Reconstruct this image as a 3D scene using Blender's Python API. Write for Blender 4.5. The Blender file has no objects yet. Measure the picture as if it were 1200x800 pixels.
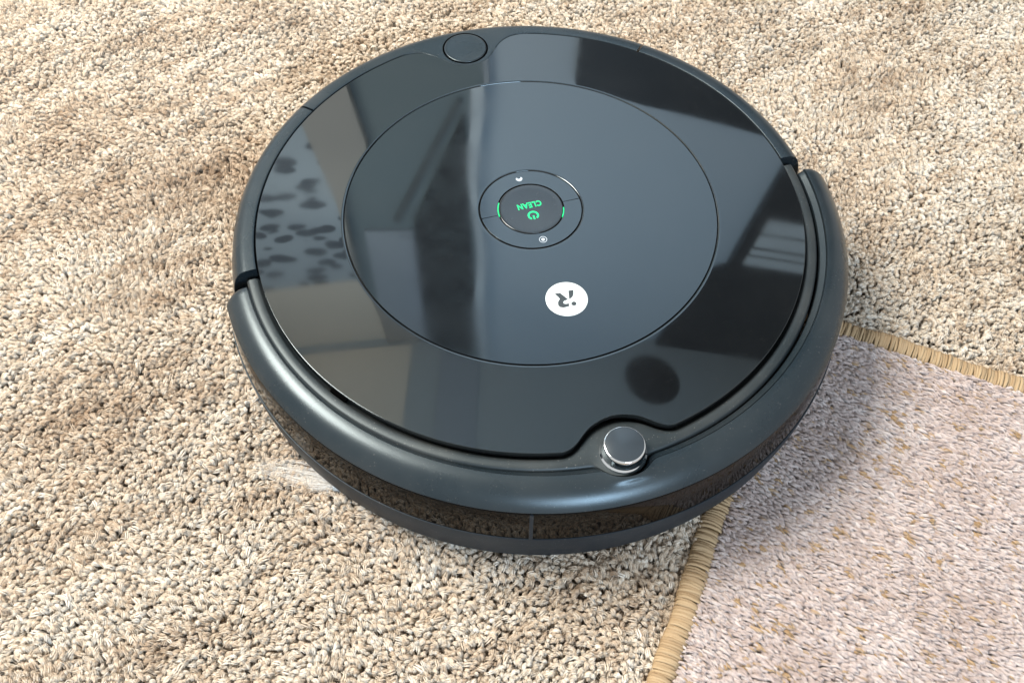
import bpy, bmesh, math, random
import numpy as np
from mathutils import Matrix, Vector

random.seed(7)
rng = np.random.default_rng(11)
sc = bpy.context.scene
COL = sc.collection
MM = 0.001
H = 68.0                      # height of the lid's edge above the carpet tips, mm
R = math.radians

# ------------------------------------------------------------------ camera
cam_d = bpy.data.cameras.new('camera')
cam = bpy.data.objects.new('camera', cam_d)
COL.objects.link(cam)
cam_d.sensor_width = 36.0
cam_d.lens = 37.5
cam_d.clip_start = 0.01
cam_d.clip_end = 50.0
right = Vector((0.99984, 0.014715, 0.010177))
up = Vector((-0.017892, 0.822344, 0.568709))
fwd = Vector((0.0, 0.5688, -0.822476))
m = Matrix.Identity(4)
for i in range(3):
    m[i][0] = right[i]
    m[i][1] = up[i]
    m[i][2] = -fwd[i]
m.translation = Vector((-0.008663, -0.376944, 0.425529 + H * MM))
cam.matrix_world = m
sc.camera = cam

# ------------------------------------------------------------------ world: dim even room light
w = bpy.data.worlds.new('World')
sc.world = w
w.use_nodes = True
bg = w.node_tree.nodes['Background']
bg.inputs[0].default_value = (1.0, 0.985, 0.96, 1)
bg.inputs[1].default_value = 0.72


# ------------------------------------------------------------------ lamps
def area(name, loc, target, sx, sy, power, col, spread=180):
    d = bpy.data.lights.new(name, 'AREA')
    d.shape = 'RECTANGLE'
    d.size = sx
    d.size_y = sy
    d.energy = power
    d.color = col
    d.spread = R(spread)
    o = bpy.data.objects.new(name, d)
    COL.objects.link(o)
    o.location = loc
    o.rotation_euler = (Vector(target) - Vector(loc)).to_track_quat('-Z', 'Y').to_euler()
    return o


area('window_daylight', (-0.98, 0.27, 1.50), (-0.05, 0, 0), 0.8, 0.8, 74, (1.0, 0.93, 0.825))
area('far_window_daylight', (0.72, -2.1, 1.40), (0, 0, 0.05), 0.9, 0.6, 50, (0.62, 0.80, 1.0))
area('added_wall_fill', (0.0, 0.10, 1.55), (-0.08, 1.3, 1.65), 0.6, 0.3, 14.5, (0.62, 0.82, 1.0), 170)  # added fill aimed at the far wall, brightens what the lid mirrors
area('added_left_fill', (-0.80, 0.62, 1.25), (-0.78, 1.22, 2.20), 0.3, 0.2, 8.5, (1.0, 0.92, 0.82), 150)  # unseen added light, lifts the taupe wall and ceiling at the left

vs = sc.view_settings
vs.view_transform = 'Standard'
vs.look = 'None'
vs.exposure = 0.14
vs.gamma = 1.0
vs.use_curve_mapping = False
sc.cycles.max_bounces = 5
sc.cycles.diffuse_bounces = 2
sc.cycles.glossy_bounces = 4


# ------------------------------------------------------------------ helpers
def tag(o, label=None, cat=None, group=None, kind=None):
    if label: o['label'] = label
    if cat: o['category'] = cat
    if group: o['group'] = group
    if kind: o['kind'] = kind
    return o


def mesh_obj(name, verts, faces, mat, parent=None, smooth=True, sharp=35, link=True, scale=MM):
    me = bpy.data.meshes.new(name)
    me.from_pydata([(v[0] * scale, v[1] * scale, v[2] * scale) for v in verts], [], faces)
    bm = bmesh.new()
    bm.from_mesh(me)
    bmesh.ops.recalc_face_normals(bm, faces=bm.faces)
    bm.to_mesh(me)
    bm.free()
    if smooth:
        me.shade_smooth()
        if sharp: me.set_sharp_from_angle(angle=R(sharp))
    if mat: me.materials.append(mat)
    o = bpy.data.objects.new(name, me)
    if link: COL.objects.link(o)
    if parent: o.parent = parent
    return o


def polar(r, a, z):
    return (r * math.cos(R(a)), r * math.sin(R(a)), z)


def lathe(name, prof, a0, a1, n, mat, parent, closed=True, off=(0, 0), **kw):
    """prof(angle) -> list of (r, z); closed cross-section swept from a0 to a1 (degrees)."""
    full = abs(abs(a1 - a0) - 360) < 1e-6
    V, F = [], []
    rings = n if full else n + 1
    for i in range(rings):
        a = a0 + (a1 - a0) * i / n
        p = prof(a)
        k = len(p)
        for r, z in p:
            x, y, zz = polar(r, a, z)
            V.append((x + off[0], y + off[1], zz))
    for i in range(n):
        i2 = (i + 1) % rings
        for j in range(k if closed else k - 1):
            j2 = (j + 1) % k
            F.append((i * k + j, i * k + j2, i2 * k + j2, i2 * k + j))
    if not full and closed:
        F.append(tuple(range(k)))
        F.append(tuple(range((rings - 1) * k, rings * k)))
    return mesh_obj(name, V, F, mat, parent, **kw)


def solid(name, outline, z0, z1, mat, parent, bevel=0.0, **kw):
    """upright prism from a 2-D outline"""
    k = len(outline)
    V = [(x, y, z0) for x, y in outline] + [(x, y, z1) for x, y in outline]
    F = [tuple(range(k)), tuple(range(k, 2 * k))]
    F += [(i, (i + 1) % k, k + (i + 1) % k, k + i) for i in range(k)]
    return mesh_obj(name, V, F, mat, parent, smooth=False, **kw)


def interp(tab, x):
    xs, ys = zip(*tab)
    return float(np.interp(x, xs, ys))


def smooth_table(tab, step=0.25, width=0.9):
    xs = np.arange(-tab[-1][0], tab[-1][0] + step, step)
    ys = np.interp(np.abs(xs), *zip(*tab))
    kx = np.arange(-8, 9) * step
    kw = np.exp(-(kx / width) ** 2)
    kw /= kw.sum()
    yp = np.pad(ys, 8, mode='edge')
    ys = np.convolve(yp, kw, mode='valid')
    return xs, ys


# ------------------------------------------------------------------ materials
def mat(name, color, rough=0.5, spec=0.5, ior=1.5, metal=0.0, coat=0.0, emit=None, estr=0.0, bump=None, sheen=0.0, stint=(1, 1, 1)):
    mt = bpy.data.materials.new(name)
    mt.use_nodes = True
    nt = mt.node_tree
    b = nt.nodes['Principled BSDF']
    b.inputs['Base Color'].default_value = (*color, 1)
    b.inputs['Roughness'].default_value = rough
    b.inputs['IOR'].default_value = ior
    b.inputs['Specular IOR Level'].default_value = spec
    b.inputs['Metallic'].default_value = metal
    b.inputs['Coat Weight'].default_value = coat
    b.inputs['Coat Roughness'].default_value = 0.02
    b.inputs['Sheen Weight'].default_value = sheen
    b.inputs['Specular Tint'].default_value = (*stint, 1)
    if emit:
        b.inputs['Emission Color'].default_value = (*emit, 1)
        b.inputs['Emission Strength'].default_value = estr
    if bump:
        sc_, st, dist = bump
        tc = nt.nodes.new('ShaderNodeTexCoord')
        nz = nt.nodes.new('ShaderNodeTexNoise')
        nz.inputs['Scale'].default_value = sc_
        nz.inputs['Detail'].default_value = 3
        bp = nt.nodes.new('ShaderNodeBump')
        bp.inputs['Strength'].default_value = st
        bp.inputs['Distance'].default_value = dist
        nt.links.new(tc.outputs['Object'], nz.inputs['Vector'])
        nt.links.new(nz.outputs[0], bp.inputs['Height'])
        nt.links.new(bp.outputs[0], b.inputs['Normal'])
    return mt


def dust(mt, amount=0.03, scale=900, thr=0.70):
    """sparse dust specks and faint smears on a plastic surface"""
    nt = mt.node_tree
    b = nt.nodes['Principled BSDF']
    base = tuple(b.inputs['Base Color'].default_value)
    tc = nt.nodes.new('ShaderNodeTexCoord')
    n1 = nt.nodes.new('ShaderNodeTexNoise')
    n1.inputs['Scale'].default_value = scale
    n1.inputs['Detail'].default_value = 1
    cr = nt.nodes.new('ShaderNodeMapRange')
    cr.inputs['From Min'].default_value = thr
    cr.inputs['From Max'].default_value = thr + 0.06
    cr.inputs['To Max'].default_value = amount * 6
    n2 = nt.nodes.new('ShaderNodeTexNoise')
    n2.inputs['Scale'].default_value = 28
    n2.inputs['Detail'].default_value = 5
    r2 = nt.nodes.new('ShaderNodeMapRange')
    r2.inputs['From Min'].default_value = 0.4
    r2.inputs['From Max'].default_value = 0.8
    r2.inputs['To Max'].default_value = amount
    ad = nt.nodes.new('ShaderNodeMath')
    ad.operation = 'ADD'
    mx = nt.nodes.new('ShaderNodeMix')
    mx.data_type = 'RGBA'
    mx.inputs['A'].default_value = base
    mx.inputs['B'].default_value = (0.55, 0.52, 0.47, 1)
    L = nt.links.new
    L(tc.outputs['Object'], n1.inputs['Vector'])
    L(tc.outputs['Object'], n2.inputs['Vector'])
    L(n1.outputs[0], cr.inputs['Value'])
    L(n2.outputs[0], r2.inputs['Value'])
    L(cr.outputs[0], ad.inputs[0])
    L(r2.outputs[0], ad.inputs[1])
    L(ad.outputs[0], mx.inputs['Factor'])
    L(mx.outputs['Result'], b.inputs['Base Color'])
    rr = nt.nodes.new('ShaderNodeMapRange')
    rr.inputs['From Min'].default_value = 0.35
    rr.inputs['From Max'].default_value = 0.75
    r0 = b.inputs['Roughness'].default_value
    rr.inputs['To Min'].default_value = r0
    rr.inputs['To Max'].default_value = r0 + 0.05
    L(n2.outputs[0], rr.inputs['Value'])
    L(rr.outputs[0], b.inputs['Roughness'])
    return mt


M_gloss = dust(mat('gloss_black_plastic', (0.004, 0.0045, 0.005), rough=0.025, ior=1.8, stint=(0.80, 0.94, 1.0)), 0.003)
M_disc = dust(mat('gloss_charcoal_plastic', (0.005, 0.006, 0.007), rough=0.035, ior=1.8, stint=(0.80, 0.94, 1.0)), 0.003)
M_button = dust(mat('button_charcoal_plastic', (0.010, 0.011, 0.012), rough=0.10, ior=1.6, stint=(.85, .95, 1.0)), 0.004)
M_satin = dust(mat('satin_charcoal_plastic', (0.008, 0.013, 0.017), rough=0.26, ior=1.48, stint=(0.78, 0.93, 1.0), bump=(5200, 0.12, 0.0002)), 0.02, 1400, 0.72)
M_ledge = dust(mat('ledge_charcoal_plastic', (0.013, 0.017, 0.019), rough=0.40, ior=1.42, stint=(0.8, 0.94, 1.0), bump=(5200, 0.15, 0.0002)), 0.04, 1400, 0.72)
M_band = dust(mat('matte_charcoal_plastic', (0.011, 0.016, 0.022), rough=0.5, ior=1.32, stint=(.8, .93, 1.0), bump=(5200, 0.15, 0.0002)), 0.03, 1400, 0.70)
M_strip = mat('window_black_plastic', (0.003, 0.003, 0.003), rough=0.03, ior=1.3, spec=0.28)
M_dark = mat('gap_black_plastic', (0.006, 0.006, 0.007), rough=0.6)
M_gap = mat('seam_black', (0.001, 0.001, 0.001), rough=0.9, spec=0.0)
M_chrome = mat('chrome_clear_lens', (0.72, 0.76, 0.79), rough=0.05, metal=1.0)
M_lens_top = mat('lens_grey_top', (0.026, 0.033, 0.040), rough=0.22, ior=1.4, stint=(.85, .95, 1.0))
M_white = mat('badge_white', (0.49, 0.535, 0.54), rough=0.3)
M_mark = mat('badge_mark_grey', (0.025, 0.032, 0.036), rough=0.35)
M_icon = mat('icon_white_print', (0.32, 0.36, 0.40), rough=0.4)
M_green = mat('green_led', (0.0, 0.15, 0.07), emit=(0.0, 0.90, 0.23), estr=1.1)
M_bristle = mat('white_bristle', (0.74, 0.71, 0.66), rough=0.6)


def inst_mat(name, cols, noise_scale, bump_st, sheen=0.25, speck=0.25, strand=0.1):
    """fibre material: colour ramp driven by the per-tuft tint + fine fibre noise"""
    mt = bpy.data.materials.new(name)
    mt.use_nodes = True
    nt = mt.node_tree
    b = nt.nodes['Principled BSDF']
    b.inputs['Roughness'].default_value = 0.85
    b.inputs['Specular IOR Level'].default_value = 0.2
    b.inputs['Sheen Weight'].default_value = sheen
    b.inputs['Sheen Roughness'].default_value = 0.5
    at = nt.nodes.new('ShaderNodeAttribute')
    at.attribute_type = 'INSTANCER'
    at.attribute_name = 'tint'
    tc = nt.nodes.new('ShaderNodeTexCoord')
    mp = nt.nodes.new('ShaderNodeVectorMath')
    mp.operation = 'ADD'
    oi = nt.nodes.new('ShaderNodeObjectInfo')
    nz = nt.nodes.new('ShaderNodeTexNoise')
    nz.inputs['Scale'].default_value = noise_scale
    nz.inputs['Detail'].default_value = 3
    ad = nt.nodes.new('ShaderNodeMath')
    ad.operation = 'MULTIPLY_ADD'
    ad.inputs[1].default_value = speck
    sa_ = nt.nodes.new('ShaderNodeAttribute')
    sa_.attribute_name = 'strand'
    st_ = nt.nodes.new('ShaderNodeMath')
    st_.operation = 'MULTIPLY_ADD'
    st_.inputs[1].default_value = strand
    sub = nt.nodes.new('ShaderNodeMath')
    sub.operation = 'SUBTRACT'
    sub.inputs[1].default_value = speck * 0.5
    cr = nt.nodes.new('ShaderNodeValToRGB')
    e = cr.color_ramp.elements
    e[0].position, e[0].color = cols[0][0], (*cols[0][1], 1)
    e[1].position, e[1].color = cols[-1][0], (*cols[-1][1], 1)
    for p, c in cols[1:-1]:
        x = e.new(p)
        x.color = (*c, 1)
    bp = nt.nodes.new('ShaderNodeBump')
    bp.inputs['Strength'].default_value = bump_st
    bp.inputs['Distance'].default_value = 0.0008
    L = nt.links.new
    L(tc.outputs['Object'], mp.inputs[0])
    L(oi.outputs['Random'], mp.inputs[1])
    L(mp.outputs[0], nz.inputs['Vector'])
    L(nz.outputs[0], ad.inputs[0])
    L(at.outputs['Fac'], ad.inputs[2])
    L(ad.outputs[0], st_.inputs[2])
    L(sa_.outputs['Fac'], st_.inputs[0])
    L(st_.outputs[0], sub.inputs[0])
    L(sub.outputs[0], cr.inputs['Fac'])
    L(cr.outputs['Color'], b.inputs['Base Color'])
    L(nz.outputs[0], bp.inputs['Height'])
    L(bp.outputs[0], b.inputs['Normal'])
    tr = nt.nodes.new('ShaderNodeBsdfTranslucent')
    ms = nt.nodes.new('ShaderNodeMixShader')
    ms.inputs[0].default_value = 0.40
    out = nt.nodes['Material Output']
    L(cr.outputs['Color'], tr.inputs['Color'])
    L(b.outputs[0], ms.inputs[1])
    L(tr.outputs[0], ms.inputs[2])
    L(ms.outputs[0], out.inputs['Surface'])
    return mt


M_pile = inst_mat('beige_carpet_yarn', [(0.0, (0.40, 0.28, 0.185)), (0.35, (0.61, 0.485, 0.36)), (0.7, (0.80, 0.70, 0.57)), (1.0, (0.90, 0.85, 0.765))], 1100, 0.4, speck=0.5, strand=0.13)
M_rug = inst_mat('pale_rug_yarn', [(0.0, (0.44, 0.28, 0.13)), (0.16, (0.60, 0.44, 0.28)), (0.28, (0.51, 0.405, 0.365)), (0.6, (0.66, 0.56, 0.525)), (1.0, (0.80, 0.73, 0.70))], 1800, 0.5, speck=0.16, strand=0.05)
M_back = mat('carpet_backing', (0.30, 0.22, 0.15), rough=0.95, bump=(900, 0.6, 0.002))
M_rugback = mat('rug_backing', (0.36, 0.30, 0.29), rough=0.95, bump=(900, 0.6, 0.002))


def stitch_mat():
    mt = mat('tan_binding_yarn', (0.56, 0.39, 0.20), rough=0.9, spec=0.15)
    nt = mt.node_tree
    b = nt.nodes['Principled BSDF']
    oi = nt.nodes.new('ShaderNodeObjectInfo')
    cr = nt.nodes.new('ShaderNodeValToRGB')
    e = cr.color_ramp.elements
    e[0].color = (0.225, 0.15, 0.082, 1)
    e[1].color = (0.38, 0.28, 0.17, 1)
    tc = nt.nodes.new('ShaderNodeTexCoord')
    mp = nt.nodes.new('ShaderNodeMapping')
    mp.inputs['Scale'].default_value = (220, 3600, 900)
    nz = nt.nodes.new('ShaderNodeTexNoise')
    nz.inputs['Scale'].default_value = 1.0
    nz.inputs['Detail'].default_value = 3
    mx = nt.nodes.new('ShaderNodeMath')
    mx.operation = 'MULTIPLY_ADD'
    mx.inputs[1].default_value = 0.75
    sb = nt.nodes.new('ShaderNodeMath')
    sb.operation = 'MULTIPLY'
    sb.inputs[1].default_value = 0.55
    bp = nt.nodes.new('ShaderNodeBump')
    bp.inputs['Strength'].default_value = 0.8
    bp.inputs['Distance'].default_value = 0.0005
    L = nt.links.new
    L(tc.outputs['Object'], mp.inputs[0])
    L(mp.outputs[0], nz.inputs['Vector'])
    L(oi.outputs['Random'], sb.inputs[0])
    L(nz.outputs[0], mx.inputs[0])
    L(sb.outputs[0], mx.inputs[2])
    L(mx.outputs[0], cr.inputs['Fac'])
    L(cr.outputs[0], b.inputs['Base Color'])
    L(nz.outputs[0], bp.inputs['Height'])
    L(bp.outputs[0], b.inputs['Normal'])
    return mt


M_stitch = stitch_mat()

# ------------------------------------------------------------------ rug frame (world mm)
RUG_C = np.array([143.7, -3.9])
RUG_A = R(-21.5)
RU = np.array([math.cos(RUG_A), math.sin(RUG_A)])           # along the far edge
RV = np.array([math.sin(RUG_A), -math.cos(RUG_A)])          # along the near edge, towards the camera
RUG_L, RUG_D = 330.0, 340.0
RUG_TOP = 3.0


# ------------------------------------------------------------------ fields and tuft prototypes
def field(x, y, seed, scale, n=7):
    """smooth random field from a few sine waves, about -1..1"""
    rr = np.random.default_rng(seed)
    f = np.zeros_like(x)
    for _ in range(n):
        a = rr.uniform(0, 2 * math.pi)
        k = rr.uniform(0.6, 1.7) * 2 * math.pi / scale
        f += np.sin(k * (x * math.cos(a) + y * math.sin(a)) + rr.uniform(0, 6.28))
    return f / math.sqrt(n) / 1.2


def tuft_mesh(name, seed, height, reach, rad, curl, mat_, nseg=6, nr=3, strands=15, twist=0.7, drop=0.8, splay=1.0, fuzz=5, thick=.27):
    """one yarn end: a twisted bundle of strands that rises from the backing and bends over along +X"""
    rr = random.Random(seed)
    V, F, T = [], [], []
    side = rr.uniform(-curl, curl)
    lim = rr.uniform(.0, 6.28)
    for s_i in range(strands):
        tip = rr.uniform(.84, 1.12)
        ofs = .95 * math.sqrt(rr.random()) if strands > 4 else .58
        ph = 2 * math.pi * s_i / strands + rr.uniform(-.35, .35)
        sp = rr.uniform(.1, 1) * splay
        pts = []
        for i in range(nseg + 1):
            t = i / nseg * tip
            up_ = 1 - max(0, 1 - t) ** 2.0
            c = Vector((reach * t ** 1.7, side * t ** 2, -height + height * up_ - drop * max(0, t - 0.72) ** 2 * 14))
            d = Vector((1.7 * reach * max(t, .02) ** .7, 2 * side * t, 2 * height * max(0.0, 1 - t) - drop * 28 * max(0, t - .72))).normalized()
            a_ = d.cross(Vector((0, 1, 0))).normalized()
            b_ = d.cross(a_)
            body = 0.62 + 0.42 * math.sin(math.pi * min(1, t)) ** .8 + sp * max(0, t - .6) * 1.4
            th = ph + twist * 2 * math.pi * t + lim
            c = c + (a_ * math.cos(th) + b_ * math.sin(th)) * rad * ofs * body
            pts.append(c + Vector((rr.uniform(-1, 1), rr.uniform(-1, 1), rr.uniform(-1, 1))) * .09 * rad)
        base = len(V)
        tone = rr.gauss(0, 1)
        for i, p in enumerate(pts):
            t = i / nseg
            d = (pts[min(i + 1, nseg)] - pts[max(i - 1, 0)]).normalized()
            a_ = d.cross(Vector((.3, 1, .1))).normalized()
            b_ = d.cross(a_)
            q = rad * thick * (1 if t < .75 else math.sqrt(max(.03, 1 - ((t - .75) / .26) ** 2)))
            for k in range(nr):
                th = 2 * math.pi * k / nr
                V.append(p + (a_ * math.cos(th) + b_ * math.sin(th)) * q * (1 + rr.uniform(-.16, .16)))
        for i in range(nseg):
            for k in range(nr):
                k2 = (k + 1) % nr
                F.append((base + i * nr + k, base + i * nr + k2, base + (i + 1) * nr + k2, base + (i + 1) * nr + k))
        F.append(tuple(base + nseg * nr + k for k in range(nr)))
        T.extend([tone] * (len(V) - len(T)))
    for _ in range(fuzz):
        t = rr.uniform(.35, 1.0)
        p = Vector((reach * t ** 1.7, side * t ** 2, -height * max(0, 1 - t) ** 2 - drop * max(0, t - .72) ** 2 * 14))
        d = Vector((rr.gauss(.3, 1), rr.gauss(0, 1), rr.gauss(.35, .7))).normalized()
        bend = Vector((rr.gauss(0, 1), rr.gauss(0, 1), rr.gauss(-.2, .6))) * .6
        p = p + d * rad * .6
        ln = rr.uniform(.8, 2.2) * rad
        base = len(V)
        sd = d.cross(Vector((.2, .4, 1))).normalized()
        up_ = d.cross(sd)
        for i in range(4):
            u_ = i / 3
            c = p + d * ln * u_ + bend * ln * u_ * u_ * .6
            w_ = .085 * (1 - .5 * u_)
            V.extend([c + sd * w_, c - sd * w_ * .5 + up_ * w_ * .86, c - sd * w_ * .5 - up_ * w_ * .86])
        for i in range(3):
            for k in range(3):
                k2 = (k + 1) % 3
                F.append((base + i * 3 + k, base + i * 3 + k2, base + i * 3 + 3 + k2, base + i * 3 + 3 + k))
    T.extend([rr.gauss(.5, 1) for _ in range(len(V) - len(T))])
    o = mesh_obj(name, V, F, mat_, link=False, sharp=None)
    at = o.data.attributes.new('strand', 'FLOAT', 'POINT')
    at.data.foreach_set('value', np.array(T, dtype=np.float32))
    return o


def scatter(name, pts, rot, scl, tint, idx, protos, parent=None):
    """point cloud whose points carry yarn tufts (geometry-node instances)"""
    me = bpy.data.meshes.new(name)
    me.vertices.add(len(pts))
    me.vertices.foreach_set('co', (pts * MM).astype(np.float32).ravel())
    for nm, ty, dat in (('rot', 'FLOAT_VECTOR', rot), ('scl', 'FLOAT_VECTOR', scl), ('tint', 'FLOAT', tint), ('idx', 'INT', idx)):
        at = me.attributes.new(nm, ty, 'POINT')
        at.data.foreach_set('vector' if ty == 'FLOAT_VECTOR' else 'value', np.ascontiguousarray(dat, dtype=np.int32 if ty == 'INT' else np.float32).ravel())
    o = bpy.data.objects.new(name, me)
    COL.objects.link(o)
    if parent: o.parent = parent
    ng = bpy.data.node_groups.new(name + '_nodes', 'GeometryNodeTree')
    ng.interface.new_socket('Geometry', in_out='INPUT', socket_type='NodeSocketGeometry')
    ng.interface.new_socket('Geometry', in_out='OUTPUT', socket_type='NodeSocketGeometry')
    N, L = ng.nodes, ng.links.new
    gi, go = N.new('NodeGroupInput'), N.new('NodeGroupOutput')
    g2i = N.new('GeometryNodeGeometryToInstance')
    for p in reversed(protos):
        oi = N.new('GeometryNodeObjectInfo')
        oi.inputs['Object'].default_value = p
        oi.inputs['As Instance'].default_value = True
        L(oi.outputs['Geometry'], g2i.inputs[0])
    iop = N.new('GeometryNodeInstanceOnPoints')
    iop.inputs['Pick Instance'].default_value = True

    def attr(nm, ty):
        a = N.new('GeometryNodeInputNamedAttribute')
        a.data_type = ty
        a.inputs[0].default_value = nm
        return a.outputs[0]
    L(gi.outputs[0], iop.inputs['Points'])
    L(g2i.outputs[0], iop.inputs['Instance'])
    L(attr('idx', 'INT'), iop.inputs['Instance Index'])
    L(attr('rot', 'FLOAT_VECTOR'), iop.inputs['Rotation'])
    L(attr('scl', 'FLOAT_VECTOR'), iop.inputs['Scale'])
    L(iop.outputs[0], go.inputs[0])
    md = o.modifiers.new('tufts', 'NODES')
    md.node_group = ng
    return o


def jitter_grid(x0, x1, y0, y1, sx, sy, jit):
    gx, gy = np.meshgrid(np.arange(x0, x1, sx), np.arange(y0, y1, sy))
    gx = gx.copy()
    gx[1::2] += sx / 2
    P = np.stack([gx.ravel(), gy.ravel()], 1)
    P += rng.uniform(-jit, jit, P.shape) * np.array([sx, sy])
    return P


# ------------------------------------------------------------------ carpet
PILE = 7.5
cv = [(-620, -420, -PILE), (600, -420, -PILE), (600, 560, -PILE), (-620, 560, -PILE)]
floor = mesh_obj('carpet', cv, [(0, 1, 2, 3)], M_back, smooth=False)
tag(floor, 'wall to wall beige twisted pile carpet under the robot', 'carpet', kind='structure')

P = jitter_grid(-480, 460, -310, 385, 2.3, 2.0, 0.48)
d = P - RUG_C
uu, vv = d @ RU, d @ RV
keep = ~((uu > 2.5) & (vv > 2.5)) & (np.hypot(P[:, 0], P[:, 1]) > 128)
P = P[keep]
x, y = P[:, 0], P[:, 1]
n = len(P)
hf = 1.2 * field(x, y, 3, 95) + 1.25 * field(x, y, 4, 34) + 0.8 * field(x, y, 14, 13)
lean = R(200) + 1.3 * field(x, y, 5, 190) + 0.8 * field(x, y, 6, 55)
z = hf * 0.8 + rng.normal(0, 0.33, n)
d = P - RUG_C
edge = np.minimum(np.where(d @ RV > 0, -(d @ RU), 99), np.where(d @ RU > 0, -(d @ RV), 99))
z = np.where((edge > -3) & (edge < 6), z - 1.4, z)
rr0 = np.hypot(x, y)
z = np.where(rr0 < 160, z - 1.0, z)
z = np.where((rr0 >= 160) & (rr0 < 178), z + 2.8, z)
pts = np.stack([x, y, z], 1)
rz = lean + rng.normal(0, 0.6, n)
rot = np.stack([rng.normal(0, 0.22, n), rng.normal(0.12, 0.24, n), rz], 1)
s = rng.normal(1.0, 0.14, n).clip(.65, 1.4)
scl = np.stack([s * rng.uniform(.8, 1.3, n), s, rng.uniform(.85, 1.15, n)], 1)
tint = 0.62 + 0.13 * field(x, y, 8, 120) + 0.11 * field(x, y, 9, 32) + rng.normal(0, 0.14, n)
for bx, by, br, amt in ((-215, 90, 48, .28), (-270, 40, 50, .20), (-215, -105, 60, .14), (150, 190, 45, .10), (-290, 170, 60, .12)):   # brushed-pile shading put into the tint as browner patches
    tint = tint - amt * np.exp(-((x - bx) ** 2 + (y - by) ** 2) / br ** 2)
tint = tint.clip(0, 1)
idx = rng.integers(0, 10, n)
protos = [tuft_mesh('tuft', 100 + i, PILE, random.uniform(1.3, 3.6), random.uniform(.95, 1.28), 1.4, M_pile) for i in range(10)]
pile = scatter('carpet_pile', pts, rot, scl, tint, idx, protos)
tag(pile, 'beige twisted yarn pile of the fitted carpet', 'carpet pile', kind='stuff')

# ------------------------------------------------------------------ area rug
rug = bpy.data.objects.new('area_rug', None)
COL.objects.link(rug)
rug.location = (RUG_C[0] * MM, RUG_C[1] * MM, 0)
rug.rotation_euler = (0, 0, RUG_A)
tag(rug, 'pale pinkish rug with golden flecks and tan whipped edge, corner under the robot', 'rug')
# rug-local: +X along far edge, -Y towards the camera
BW = 11.6
bk = [(BW * .5, -BW * .5), (RUG_L, -BW * .5), (RUG_L, -RUG_D), (BW * .5, -RUG_D)]
solid('backing', bk, -5.0, RUG_TOP - 3.6, M_rugback, rug)
core = [(1.6, -1.6), (RUG_L, -1.6), (RUG_L, -BW + 1.6), (BW - 1.6, -BW + 1.6), (BW - 1.6, -RUG_D), (1.6, -RUG_D)]
binding = solid('binding', core, -5.0, RUG_TOP - 2.4, mat('binding_core', (0.36, 0.24, 0.11), rough=0.9), rug)


def stitch_mesh(seed):
    rr = random.Random(seed)
    V, F = [], []
    ns, nr = 9, 7
    sk = rr.uniform(-.35, .35)
    bulge = rr.uniform(.9, 1.12)
    for i in range(ns + 1):
        t = i / ns
        th = math.pi * (1.12 - 1.24 * t)
        cx = BW / 2 + (BW / 2 + .2) * math.cos(th) * 0.97
        cz = -3.2 + (RUG_TOP + 3.4) * bulge * max(-.2, math.sin(th)) ** 0.42 if math.sin(th) > 0 else -3.6
        cy = sk * math.cos(th) + rr.uniform(-.1, .1)
        tx, tz = -math.sin(th), math.cos(th)
        for k in range(nr):
            a = 2 * math.pi * k / nr
            q = 0.82 * (1 + rr.uniform(-.1, .1)) * (1 + .12 * math.cos(2 * a + 9 * t))
            nx, nz = math.cos(th), math.sin(th)
            V.append((cx + nx * q * .75 * math.cos(a), cy + q * math.sin(a), cz + nz * q * .75 * math.cos(a)))
    for i in range(ns):
        for k in range(nr):
            k2 = (k + 1) % nr
            F.append((i * nr + k, i * nr + k2, (i + 1) * nr + k2, (i + 1) * nr + k))
    o = mesh_obj('stitch', V, F, M_stitch, link=False, sharp=None)
    return o.data


SM = [stitch_mesh(40 + i) for i in range(7)]


def add_stitch(x_, y_, ang):
    o = bpy.data.objects.new('stitch', random.choice(SM))
    COL.objects.link(o)
    o.parent = binding
    o.location = (x_ * MM, y_ * MM, random.uniform(-.25, .15) * MM)
    o.rotation_euler = (random.uniform(-.05, .05), 0, ang + random.uniform(-.05, .05))
    o.scale = (random.uniform(.95, 1.05), random.uniform(.85, 1.2), random.uniform(.94, 1.06))
    return o


t = 8.0
while t < 248:                                           # near edge: runs towards the camera along local -Y
    add_stitch(random.uniform(-.25, .25) + .6 * math.sin(t * .07) + .35 * math.sin(t * .19 + 1), -t, 0.0)
    t += random.uniform(1.18, 1.45)
t = 8.0
while t < 150:                                           # far edge: runs along local +X
    add_stitch(t, random.uniform(-.25, .25) + .6 * math.sin(t * .08 + 2) + .35 * math.sin(t * .21), -math.pi / 2)
    t += random.uniform(1.18, 1.45)

P = jitter_grid(BW - 2.0, RUG_L, -RUG_D, -BW + 2.0, 1.55, 1.35, 0.46)
n = len(P)
x, y = P[:, 0], P[:, 1]
keep = ~((x < 0) | (y > 0))
z = RUG_TOP - 0.2 + 0.25 * field(x, y, 21, 26) + 0.2 * field(x, y, 22, 60) + rng.normal(0, 0.24, n)
pts = np.stack([x, y, z], 1)
rz = R(-19) + 0.14 * field(x, y, 23, 40) + rng.normal(0, 0.13, n)
rot = np.stack([rng.normal(0, 0.15, n), rng.normal(0.02, 0.12, n), rz], 1)
s = rng.normal(1.0, 0.12, n).clip(.7, 1.4)
scl = np.stack([s * rng.uniform(.8, 1.35, n), s * rng.uniform(.8, 1.15, n), np.ones(n)], 1)
fleck = (field(x, y, 31, 13, 9) + 0.3 * field(x, y, 32, 75) + rng.normal(0, .35, n)) > 0.98
tint = np.where(fleck, rng.uniform(0.03, 0.26, n), (0.62 + 0.10 * field(x, y, 33, 70) + rng.normal(0, .16, n)).clip(.22, 1))
idx = rng.integers(0, 8, n)
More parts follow.
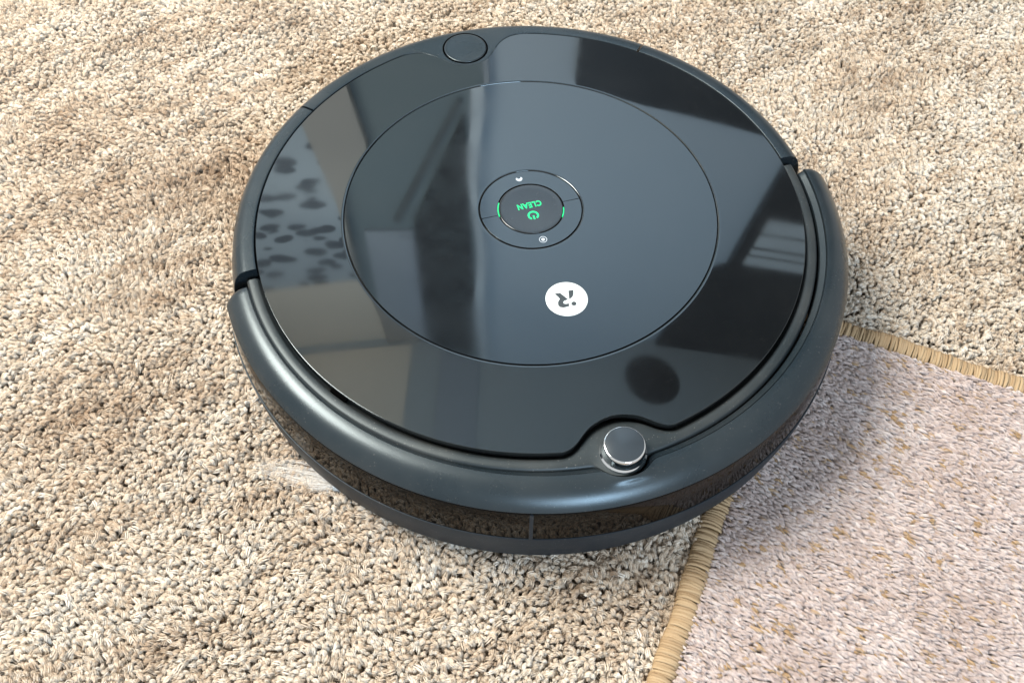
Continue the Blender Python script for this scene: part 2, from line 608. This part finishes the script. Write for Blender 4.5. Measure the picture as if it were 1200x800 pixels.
rp = [tuft_mesh('rug_tuft', 300 + i, 4.6, random.uniform(3.4, 5.4), random.uniform(.52, .68), .5, M_rug, nseg=8, nr=4, strands=5, twist=0.7, drop=1.0, splay=.8, fuzz=2, thick=.42) for i in range(8)]
rpile = scatter('pile', pts, rot, scl, tint, idx, rp, rug)
tag(rpile, kind='stuff')

# ------------------------------------------------------------------ robot vacuum (local: front = -Y, mm, z from carpet tips)
robot = bpy.data.objects.new('robot_vacuum', None)
COL.objects.link(robot)
robot.rotation_euler = (0, 0, R(17.0))
tag(robot, 'round black robot vacuum with glossy lid and lit green CLEAN button on the carpet', 'robot vacuum')

LR = 144.0
rear_tab = [(0, 118.4), (2, 118.9), (4, 120.8), (5.5, 123.6), (7, 129), (8.2, 133.8), (9.4, 137.6), (11, 141), (13, 143.2), (15, 144), (20, 144)]
front_tab = [(0, 129.6), (2, 130.2), (3.3, 131.2), (5, 133.0), (6.5, 136), (8, 140.2), (9.5, 143), (11, 144.2), (13, 144.2), (15, 144), (20, 144)]
RTX, RTY = smooth_table(rear_tab)
FTX, FTY = smooth_table(front_tab)


def adiff(a, b):
    return (a - b + 180) % 360 - 180


def lid_r(a):
    return min(float(np.interp(adiff(a, 90), RTX, RTY, LR, LR)), float(np.interp(adiff(a, -90), FTX, FTY, LR, LR)))


def lid_z(r):
    """gently domed lid surface, height above the carpet tips"""
    s_ = max(0.0, LR - r)
    return H + 0.077 * s_ - 0.0002 * s_ * s_


DISC_R = 98.0
ZD = lid_z(DISC_R)


def lid_prof(a):
    ro = lid_r(a)
    p = [(DISC_R + .2, ZD - 5), (DISC_R + .2, ZD - .6), (DISC_R + .4, ZD - .32), (DISC_R + .8, ZD - .16), (DISC_R + 1.15, ZD - .07)]
    for k in range(0, 15):
        r_ = DISC_R + 1.6 + (ro - .3 - DISC_R - 1.6) * k / 14
        p.append((r_, lid_z(r_)))
    ze = lid_z(ro)
    p += [(ro - .24, lid_z(ro - .24)), (ro - .18, lid_z(ro - .18)), (ro - .06, ze - .06), (ro, ze - .22), (ro, ze - 3.4), (ro - 2, ze - 4.4)]
    return p


lathe('lid', lid_prof, 0, 360, 720, M_gloss, robot, sharp=28)


def disc_z(r):
    return ZD + 0.55 * (1 - (r / DISC_R) ** 2)


def disc_prof(a):
    p = [(27.3, ZD - 3), (27.3, disc_z(27.3) - .35), (27.5, disc_z(27.5) - .1), (27.9, disc_z(27.9))]
    for k in range(0, 18):
        r_ = 28.6 + (DISC_R - 1.6 - 28.6) * k / 17
        p.append((r_, disc_z(r_)))
    p += [(DISC_R - .42, disc_z(DISC_R - .42)), (DISC_R - .36, disc_z(DISC_R - .36)), (DISC_R - .3, ZD - .07), (DISC_R - .3, ZD - 5)]
    return p


lathe('center_disc', disc_prof, 0, 360, 480, M_disc, robot, sharp=50)
# dark floor below the grooves
lathe('inner_frame', lambda a: [(0.5, ZD - 4.6), (DISC_R + 3, ZD - 4.6), (DISC_R + 3, ZD - 1.9), (0.5, ZD - 1.9)], 0, 360, 128, M_dark, robot)

# buttons
zb = disc_z(20)


def ring_half(a0, a1):
    def pr(a):
        return [(17.6, zb - 2.5), (17.6, zb - .12), (17.66, zb - .02), (17.72, zb), (17.8, zb), (26.6, zb), (26.68, zb), (26.74, zb - .02), (26.8, zb - .12), (26.8, zb - 2.5)]
    return pr, a0, a1


home = lathe('home_button', ring_half(0, 0)[0], 0.45, 179.55, 96, M_disc, robot, sharp=30)
spot = lathe('spot_button', ring_half(0, 0)[0], 180.45, 359.55, 96, M_disc, robot, sharp=30)
clean = lathe('clean_button', lambda a: [(0.01, zb - 2.5), (0.01, zb - .55), (8, zb - .45), (14, zb - .12), (16.5, zb), (16.85, zb - .05), (17.0, zb - .2), (17.0, zb - 2.5)], 0, 360, 128, M_button, robot, sharp=50)
for a0, a1 in ((151, 181), (-33, -12)):
    lathe('status_light', lambda a: [(17.06, zb - 1.2), (17.54, zb - 1.2), (17.54, zb - .12), (17.06, zb - .12)], a0, a1, 16, M_green, clean)


def clean_z(r):
    return interp([(0, zb - .55), (8, zb - .45), (14, zb - .12), (17, zb)], r)


def text_mesh(body, size, extrude, offset):
    cu = bpy.data.curves.new('t', 'FONT')
    cu.body = body
    cu.size = size
    cu.align_x = 'CENTER'
    cu.align_y = 'CENTER'
    cu.extrude = extrude
    cu.offset = offset
    cu.resolution_u = 3
    cu.space_character = 1.12
    ob = bpy.data.objects.new('t', cu)
    COL.objects.link(ob)
    dg = bpy.context.evaluated_depsgraph_get()
    me = bpy.data.meshes.new_from_object(ob.evaluated_get(dg))
    bpy.data.objects.remove(ob)
    return me


tm = text_mesh('CLEAN', 5.6 * MM, 0.05 * MM, 0.15 * MM)
tm.materials.clear()
tm.materials.append(M_green)
to = bpy.data.objects.new('lettering', tm)
COL.objects.link(to)
to.parent = clean
tm.transform(Matrix.Translation((0, 3.0 * MM, (zb - .40) * MM)) @ Matrix.Rotation(math.pi, 4, 'Z') @ Matrix.Diagonal((0.70, 0.92, 1, 1)))
zi = zb - .42
# power symbol: open ring and bar (gap towards the front, as read from behind)
V, F = [], []
pw = lathe('power_symbol', lambda a: [(2.0, zi - .2), (3.0, zi - .2), (3.0, zi), (2.0, zi)], -90 + 32, 270 - 32, 40, M_green, clean, off=(0, -4.5))
solid('power_symbol_bar', [(-.45, -7.3), (.45, -7.3), (.45, -4.6), (-.45, -4.6)], zi - .2, zi + .02, M_green, clean)
# home and spot icons printed on the ring
zh = zb + .03
hs = [(0, -1.9), (1.3, -1.5), (2.1, -.5), (2.2, .6), (1.3, 1.3), (.8, .4), (0, .1), (-.8, .4), (-1.3, 1.3), (-2.2, .6), (-2.1, -.5), (-1.3, -1.5)]
solid('dock_icon', [(x_ * .82, y_ * .95 + 21.9) for x_, y_ in hs], zh - .1, zh, M_icon, home)
lathe('spot_icon', lambda a: [(1.75, zh - .1), (2.1, zh - .1), (2.1, zh), (1.75, zh)], 0, 360, 32, M_icon, spot, off=(0, -22.0))
lathe('spot_dot', lambda a: [(.02, zh - .1), (1.0, zh - .1), (1.0, zh), (.02, zh)], 0, 360, 24, M_icon, spot, off=(0, -22.0))

# badge
bz = disc_z(61.7)
badge = lathe('badge', lambda a: [(.02, bz - .3), (10.5, bz - .4), (10.5, bz + .06), (10.3, bz + .14), (.02, bz + .18)], 0, 360, 72, M_white, robot, off=(0, -61.6))
mz = bz + .17
Rm = [(-4.79, -57.05), (-2.18, -57.23), (-1.03, -59.21), (0.49, -62.11), (-1.55, -62.52), (-2.27, -63.09), (-2.31, -64.06), (-1.42, -64.58), (0.24, -64.66), (-0.31, -66.36), (-3.3, -66.33), (-4.81, -65.53), (-5.22, -64.05), (-4.67, -62.3), (-3.3, -60.77), (-3.59, -59.59)]
im = [(2.32, -57.11), (4.86, -57.27), (4.2, -59.58), (3.13, -61.21), (1.18, -62.3)]
solid('badge_letter', Rm, mz - .1, mz + .06, M_mark, badge)
solid('badge_letter', im, mz - .1, mz + .06, M_mark, badge)
solid('badge_dot', [(2.52 + 1.25 * math.cos(k * math.pi / 12), -65.42 + 1.2 * math.sin(k * math.pi / 12)) for k in range(24)], mz - .1, mz + .06, M_mark, badge)


# rear shells flush with the lid
def rear_prof(a):
    ri = lid_r(a) + .95
    zt = H + .0
    t_ = [(ri + 1.5, zt - 7), (ri, zt - 6), (ri, zt - .55), (ri + .12, zt - .35), (ri + .35, zt - .25)]
    ro = 150.5
    for k in range(1, 7):
        t_.append((ri + .35 + (ro - ri - .35) * k / 6, zt - .25 - .35 * (k / 6) ** 2))
    t_ += [(152.2, zt - 1.1), (153.8, zt - 2.0), (155.2, zt - 3.4), (156.4, zt - 5.4), (157.4, zt - 8), (158.6, zt - 13), (159.6, zt - 20), (160.2, zt - 30), (160.2, zt - 52), (158, zt - 60), (150, zt - 60), (146, zt - 12)]
    return t_


GA = 0.28
rs = [('side_shell', 0.6, 47.0 - GA), ('side_shell', 132.0 + GA, 179.2)]
for nm, a0, a1 in rs:
    lathe(nm, rear_prof, a0, a1, int((a1 - a0) * 2), M_satin, robot, sharp=40)


BBC = 136.0
BBR = 13.6


def dust_bin():
    """rear rim section; the release button's round well is a ring of its own so the top keeps a clean hole"""
    o = lathe('dust_bin', rear_prof, 47.0 + GA, 132.0 - GA, 340, M_satin, robot, sharp=40)
    return o


bin_ = dust_bin()
# release button sits in a thin black ring
bzt = H - .2
lathe('button_gap', lambda a: [(12.4, bzt - .6), (13.6, bzt - .6), (13.6, bzt + .06), (12.4, bzt + .06)], 0, 360, 96, M_gap, bin_, off=(0, BBC))
lathe('release_button', lambda a: [(.02, bzt - .6), (.02, bzt + .10), (6, bzt + .16), (10, bzt + .38), (11.6, bzt + .48), (12.3, bzt + .40), (12.65, bzt + .1), (12.65, bzt - .6)], 0, 360, 96, M_satin, bin_, off=(0, BBC), sharp=60)


# chassis and ledge
bump_off = (2.2 * math.cos(R(-17)), 2.2 * math.sin(R(-17)))


def bump_inner(a):
    """inner edge of the bumper, bulging round the beacon"""
    cx_, cy_ = -bump_off[0], -147.0 - bump_off[1]
    ux, uy = math.cos(R(a)), math.sin(R(a))
    pr = cx_ * ux + cy_ * uy
    q = 11.9 ** 2 - (cx_ ** 2 + cy_ ** 2 - pr * pr)
    return max(150.2, pr + math.sqrt(q)) if q > 0 and pr > 0 else 150.2


BA = np.arange(-180, 0.01, .25)
BI = np.array([bump_inner(a) for a in BA])
kx = np.arange(-8, 9) * .25
kw = np.exp(-(kx / .9) ** 2)
kw /= kw.sum()
BI = np.convolve(np.pad(BI, 8, mode='edge'), kw, mode='valid')


def bump_in(a):
    a_ = adiff(a, 0)
    return float(np.interp(a_, BA, BI))


def ledge_prof(a):
    rl = lid_r(a)
    ro = bump_in(a) + .8
    wv = ro - rl
    c = [(rl - 4, H - 9), (rl - .2, H - 5.6), (rl + .7, H - 5.0), (rl + 1.2, H - 4.0), (rl + 1.8, H - 3.4)]
    c += [(rl + min(3.0, wv * .6), H - 3.15), (rl + wv * .8, H - 3.3), (ro - .7, H - 3.7), (ro - .1, H - 4.6), (ro + .2, H - 8), (ro - 2, H - 12), (rl - 4, H - 12)]
    return c


lathe('ledge', ledge_prof, -179.3, -0.7, 540, M_ledge, robot, sharp=50)
lathe('chassis', lambda a: [(.5, 8), (135, 8), (151, 14), (151.5, H - 12.5), (139, H - 10), (110, H - 7), (.5, H - 7)], 0, 360, 96, M_dark, robot, sharp=40)
# small finger slot at the lid's edge
so = Vector((-117.9, -81.3))
sa = math.degrees(math.atan2(so.y, so.x))
lathe('finger_slot', lambda a: [(143.9, H - 4.4), (145.5, H - 4.4), (145.5, H - 2.4), (143.9, H - 2.2)], sa - 1.9, sa + 1.9, 8, M_gap, robot)

# bumper
BE0, BE1 = -178.3, -2.2


def end_taper(a):
    e = min(a - BE0, BE1 - a)
    t_ = min(1.0, max(0.0, e / 1.6))
    return math.sqrt(max(0.0, 1 - (1 - t_) ** 2))


def shr(a, r_):
    return 3.0 * math.cos(R(a)) ** 2 * min(1.0, max(0.0, (r_ - 151) / 18))


def wrap(a, prof):
    return [(r_ - shr(a, r_), z_) for r_, z_ in prof]


def bumper_prof(a):
    ri = bump_in(a)
    k = (162 - ri) / (162 - 150.2)
    et = end_taper(a)
    dz = (1 - et) * 2.0

    def q(r_, z_):
        rr_ = r_ if r_ > 162 else 162 - (162 - r_) * k
        rr_ = rr_ - (1 - et) * max(0, (rr_ - 158)) * .30 - shr(a, rr_)
        return (rr_, H + z_ - (dz if z_ > -9 else dz * .3))
    c = [q(151.2, -16), q(150.2, -12), q(150.2, -6.2), q(150.6, -5.2), q(153.4, -3.5), q(153.5, -4.0), q(153.85, -4.0), q(153.95, -2.75)]
    for t_ in range(0, 13):
        th = R(54) * t_ / 12
        c.append(q(154.2 + 14.7 * math.sin(th) / math.sin(R(54)), -2.3 - 8.2 * (1 - math.cos(th)) / (1 - math.cos(R(54)))))
    c += [q(168.75, -11.0), q(166.8, -11.6), q(160, -12.4)]
    return c


bumper = lathe('bumper', bumper_prof, BE0, BE1, 600, M_satin, robot, off=bump_off, sharp=32)
# glossy infrared window strip in segments, parted by a rib
ribs = [-107.2]
seg = [BE0 + .8, ribs[0], BE1 - .8]


def strip_prof(a):
    return wrap(a, [(160, H - 12.2), (168.0, H - 12.1), (168.55, H - 12.4), (168.8, H - 13.2), (169.45, H - 23), (170.1, H - 35.2), (160, H - 35.2)])


for a0, a1 in zip(seg[:-1], seg[1:]):
    lathe('sensor_window', strip_prof, a0 + .16, a1 - .16, int(a1 - a0) * 3, M_strip, bumper, off=bump_off, sharp=40)
for rb_ in ribs:
    lathe('window_rib', lambda a: wrap(a, [(162, H - 12.6), (169.4, H - 12.6), (170.0, H - 23), (170.6, H - 34.9), (162, H - 34.9)]), rb_ - .3, rb_ + .3, 2, M_band, bumper, off=bump_off)
lathe('bumper_skirt', lambda a: wrap(a, [(160, H - 34.9), (169.9, H - 35.0), (170.5, H - 35.2), (170.6, H - 35.8), (169.8, H - 46), (167.6, H - 58.5), (166.8, H - 61), (165, H - 62), (158, H - 60)]), BE0 + .6, BE1 - .6, 420, M_band, bumper, off=bump_off, sharp=40)

# beacon lens
bc = (0, -147.0)
bt = H + 4.0
lens = lathe('beacon_lens', lambda a: [(.02, bt - 11), (11.0, bt - 11), (11.2, bt - 7.6), (10.9, bt - 6.9), (10.2, bt - 6.4), (9.9, bt - 5.6), (9.75, bt - 2.0), (9.7, bt - .9), (9.45, bt - .3), (9.0, bt - .05), (.02, bt)], 0, 360, 96, M_chrome, robot, off=bc, sharp=40)
lathe('lens_cap', lambda a: [(.02, bt - .2), (8.9, bt - .2), (8.95, bt + .03), (8.8, bt + .10), (.02, bt + .12)], 0, 360, 72, M_lens_top, lens, off=bc)


# side brush: white bristles reaching out from below the bumper (world mm -> local)
def w2l(x_, y_):
    a = R(-17)
    return (x_ * math.cos(a) - y_ * math.sin(a), x_ * math.sin(a) + y_ * math.cos(a))


brush = bpy.data.objects.new('side_brush', None)
COL.objects.link(brush)
brush.parent = robot
root = np.array(w2l(-88, -126))
V, F = [], []


def bristle(p0, p1, sag, r_):
    base = len(V)
    ns = 7
    d_ = np.array(p1) - np.array(p0)
    nrm = np.array([-d_[1], d_[0], 0]) / np.linalg.norm(d_)
    wob = random.uniform(-6, 6)
    for i in range(ns + 1):
        t_ = i / ns
        p = np.array(p0) + d_ * t_ + nrm * wob * math.sin(math.pi * t_) + np.array([0, 0, sag * math.sin(math.pi * t_)])
        rr_ = r_ * (1 - .5 * t_)
        for k in range(4):
            a = k * math.pi / 2
            V.append(tuple(p + nrm * rr_ * math.cos(a) + np.array([0, 0, rr_ * math.sin(a)])))
    for i in range(ns):
        for k in range(4):
            k2 = (k + 1) % 4
            F.append((base + i * 4 + k, base + i * 4 + k2, base + i * 4 + 4 + k2, base + i * 4 + 4 + k))


for i in range(230):
    tw = random.gauss(0, 1)
    L_ = random.uniform(.25, 1.0) * 52
    ang = R(167 + tw * 3.2)
    sx = random.gauss(0, .9)
    p0 = (-92 + random.uniform(-3, 3), -129 + sx, 4 + random.uniform(-1.2, 1.2))
    p1 = (p0[0] + L_ * math.cos(ang), p0[1] + L_ * math.sin(ang) * 1.0, random.uniform(-.8, 2.2))
    a_, b_ = w2l(*p0[:2]), w2l(*p1[:2])
    bristle((*a_, p0[2]), (*b_, p1[2]), random.uniform(-.5, 1.6), random.uniform(.05, .09))
mesh_obj('bristles', V, F, M_bristle, brush, sharp=None)
ar = [w2l(-70, -125), w2l(-70, -132), w2l(-98, -132.5), w2l(-98, -125.5)]
solid('brush_arm', ar, 4, 8, M_white, brush)

# ------------------------------------------------------------------ what the lid mirrors: room beyond the frame
WY = 1250.0
wallm = mat('wall_paint_pale', (0.57, 0.64, 0.71), rough=0.8)
def slab(name, x0, x1, z0, z1, th, mt, yy=WY, label=None, cat_=None, kind=None, skew=0.0):
    V_ = [(x0, yy, z0), (x1, yy, z0 + skew), (x1, yy, z1), (x0, yy, z1), (x0, yy - th, z0), (x1, yy - th, z0 + skew), (x1, yy - th, z1), (x0, yy - th, z1)]
    F_ = [(0, 1, 2, 3), (4, 5, 6, 7), (0, 1, 5, 4), (1, 2, 6, 5), (2, 3, 7, 6), (3, 0, 4, 7)]
    o = mesh_obj(name, V_, F_, mt, smooth=False)
    tag(o, label, cat_, kind=kind)
    return o


def pebble_mat():
    mt = mat('pebble_print_fabric', (0.5, 0.53, 0.56), rough=0.9)
    nt = mt.node_tree
    b = nt.nodes['Principled BSDF']
    tc = nt.nodes.new('ShaderNodeTexCoord')
    mp = nt.nodes.new('ShaderNodeMapping')
    mp.inputs['Scale'].default_value = (12, 1, 19)
    mp.inputs['Rotation'].default_value = (0, 0.25, 0)
    nt.links.new(tc.outputs['Object'], mp.inputs[0])
    vo = nt.nodes.new('ShaderNodeTexVoronoi')
    vo.feature = 'SMOOTH_F1'
    vo.inputs['Smoothness'].default_value = 0.25
    vo.inputs['Scale'].default_value = 1.0
    cr = nt.nodes.new('ShaderNodeValToRGB')
    cr.color_ramp.elements[0].position = 0.39
    cr.color_ramp.elements[0].color = (0.12, 0.14, 0.165, 1)
    cr.color_ramp.elements[1].position = 0.47
    cr.color_ramp.elements[1].color = (0.47, 0.53, 0.58, 1)
    dn = nt.nodes.new('ShaderNodeTexNoise')
    dn.inputs['Scale'].default_value = 9
    va = nt.nodes.new('ShaderNodeVectorMath')
    va.operation = 'MULTIPLY_ADD'
    va.inputs[1].default_value = (.9, .9, .9)
    nt.links.new(tc.outputs['Object'], dn.inputs['Vector'])
    nt.links.new(dn.outputs['Color'], va.inputs[0])
    nt.links.new(mp.outputs[0], va.inputs[2])
    nt.links.new(va.outputs[0], vo.inputs['Vector'])
    nt.links.new(vo.outputs['Distance'], cr.inputs['Fac'])
    nt.links.new(cr.outputs[0], b.inputs['Base Color'])
    return mt


def dark_print_mat():
    mt = mat('dark_print_fabric', (0.05, 0.055, 0.06), rough=0.9)
    nt = mt.node_tree
    b = nt.nodes['Principled BSDF']
    tc = nt.nodes.new('ShaderNodeTexCoord')
    nz = nt.nodes.new('ShaderNodeTexNoise')
    nz.inputs['Scale'].default_value = 14
    nz.inputs['Distortion'].default_value = 2
    cr = nt.nodes.new('ShaderNodeValToRGB')
    cr.color_ramp.elements[0].position = 0.42
    cr.color_ramp.elements[0].color = (0.012, 0.015, 0.02, 1)
    cr.color_ramp.elements[1].position = 0.66
    cr.color_ramp.elements[1].color = (0.07, 0.085, 0.09, 1)
    nt.links.new(tc.outputs['Object'], nz.inputs['Vector'])
    nt.links.new(nz.outputs[0], cr.inputs['Fac'])
    nt.links.new(cr.outputs[0], b.inputs['Base Color'])
    return mt


def poly_slab(name, poly, y_, th, mt, label=None, cat_=None):
    """upright panel on the far wall from an (x, z) outline"""
    k = len(poly)
    V_ = [(x_, y_, z_) for x_, z_ in poly] + [(x_, y_ - th, z_) for x_, z_ in poly]
    F_ = [tuple(range(k)), tuple(range(k, 2 * k))] + [(i, (i + 1) % k, k + (i + 1) % k, k + i) for i in range(k)]
    return tag(mesh_obj(name, V_, F_, mt, smooth=False), label, cat_)


M_dim = mat('shaded_wall_tone', (0.19, 0.235, 0.25), rough=0.85)  # darker colour standing for the wall in shade
M_taupe = mat('taupe_wall_and_ceiling_light', (0.86, 0.75, 0.63), rough=0.85)  # wall taupe; on the ceiling slab it stands for a light difference
M_post = mat('greige_paint', (0.42, 0.385, 0.35), rough=0.8)
M_greyp = mat('blue_grey_wall_and_ceiling_light', (0.40, 0.43, 0.47), rough=0.8)  # wall strips; on the ceiling slab it stands for a light difference
M_night = mat('dark_lacquer', (0.012, 0.016, 0.022), rough=0.5)
M_blind = mat('window_blind', (0.75, 0.78, 0.80), rough=0.6)
wl = slab('wall', -1300, 1500, 500, 2400, 60, wallm, WY + 60, kind='structure')
sd = slab('wall_shade_panel', -420, -98, 500, 2330, 12, M_dim, WY - 1)  # shaded stretch of the same wall, shade put into the colour
sd.parent = wl
for nm, x0, x1, z0, z1, th, mt in (('wall_post', -560, -421, 500, 2399, 40, M_post),
                                   ('wall_strip', -384, -262, 1540, 2395, 20, M_greyp),
                                   ('wall_strip', -300, -262, 1560, 2395, 26, mat('pale_trim', (0.40, 0.43, 0.48), rough=.7)),
                                   ('wall_strip', -97, -84, 500, 900, 18, M_greyp)):
    slab(nm, x0, x1, z0, z1, th, mt, WY - 2).parent = wl
wv = [(-112 + 7 * math.sin(k * .55), 900 + k * 50) for k in range(30)]
poly_slab('wall_trim', wv + [(x_ + 22 + 5 * math.sin(k * .4), z_) for k, (x_, z_) in reversed(list(enumerate(wv)))], WY - 16, 12, mat('pale_drape', (0.74, 0.77, 0.80), rough=.8)).parent = wl
slab('wall_upper', -1290, -561, 1900, 2399, 14, M_taupe, WY - 2).parent = wl
poly_slab('dark_hanging', [(-256, 1500), (-122, 1130), (-118, 2040), (-140, 2130), (-256, 2060)], WY - 14, 16, dark_print_mat(), 'dark patterned hanging mirrored in the lid centre', 'hanging')
poly_slab('handrail', [(-308, 1500), (-136, 1090), (-124, 1090), (-294, 1508)], WY - 14, 8, mat('rail_grey', (0.10, 0.11, 0.115), rough=.7), 'dark sloping handrail mirrored in the lid', 'handrail')
slab('pebble_print', -1250, -562, 900, 1899, 10, pebble_mat(), WY - 2, 'pebble print cloth mirrored at the left of the lid', 'cloth')
poly_slab('low_cabinet', [(124, 560), (640, 560), (640, 985), (124, 862)], WY - 2, 60, M_night, 'low black cabinet mirrored at the far edge of the lid', 'cabinet')
poly_slab('dark_door', [(716, 500), (1480, 500), (1480, 2398), (585, 2398), (600, 2150), (640, 1780), (716, 1720)], WY - 2, 30, M_night, 'dark door mirrored at the right of the lid', 'door')
for z0, z1 in ((1380, 1455), (1468, 1540), (1556, 1590), (1604, 1660)):
    slab('blind_slat', 752, 1000, z0, z1, 10, M_blind, WY - 34).parent = wl


def ceil_slab(name, x0, x1, y0, y1, mt, dz=0.0, parent=None, kind=None):
    V_ = [(x0, y0, 2400 + dz), (x1, y0, 2400 + dz), (x1, y1, 2400 + dz), (x0, y1, 2400 + dz)]
    V_ += [(a, b, c + 20) for a, b, c in V_]
    o = mesh_obj(name, V_, [(0, 1, 2, 3), (4, 5, 6, 7), (0, 1, 5, 4), (1, 2, 6, 5), (2, 3, 7, 6), (3, 0, 4, 7)], mt, smooth=False)
    if kind: o['kind'] = kind
    if parent: o.parent = parent
    return o


cl = ceil_slab('ceiling', -1000, 1200, 480, WY, mat('ceiling_paint', (0.47, 0.50, 0.51), rough=0.9), kind='structure')
ceil_slab('ceiling_light_slab', -990, -455, 500, WY - 60, M_taupe, -8, cl)  # taupe slab paints the left-hand light onto the one plain ceiling
ceil_slab('ceiling_light_slab', -330, -165, 500, WY - 60, M_greyp, -8, cl)  # bluish slab paints another light difference on the same ceiling
V_, F_ = [], []
vent = lathe('ceiling_vent', lambda a: [(.5, 2392), (100, 2392), (112, 2399), (.5, 2399)], 0, 360, 48, M_night, None, off=(552, 1050))
tag(vent, 'round dark ceiling vent mirrored beside the beacon', 'vent')
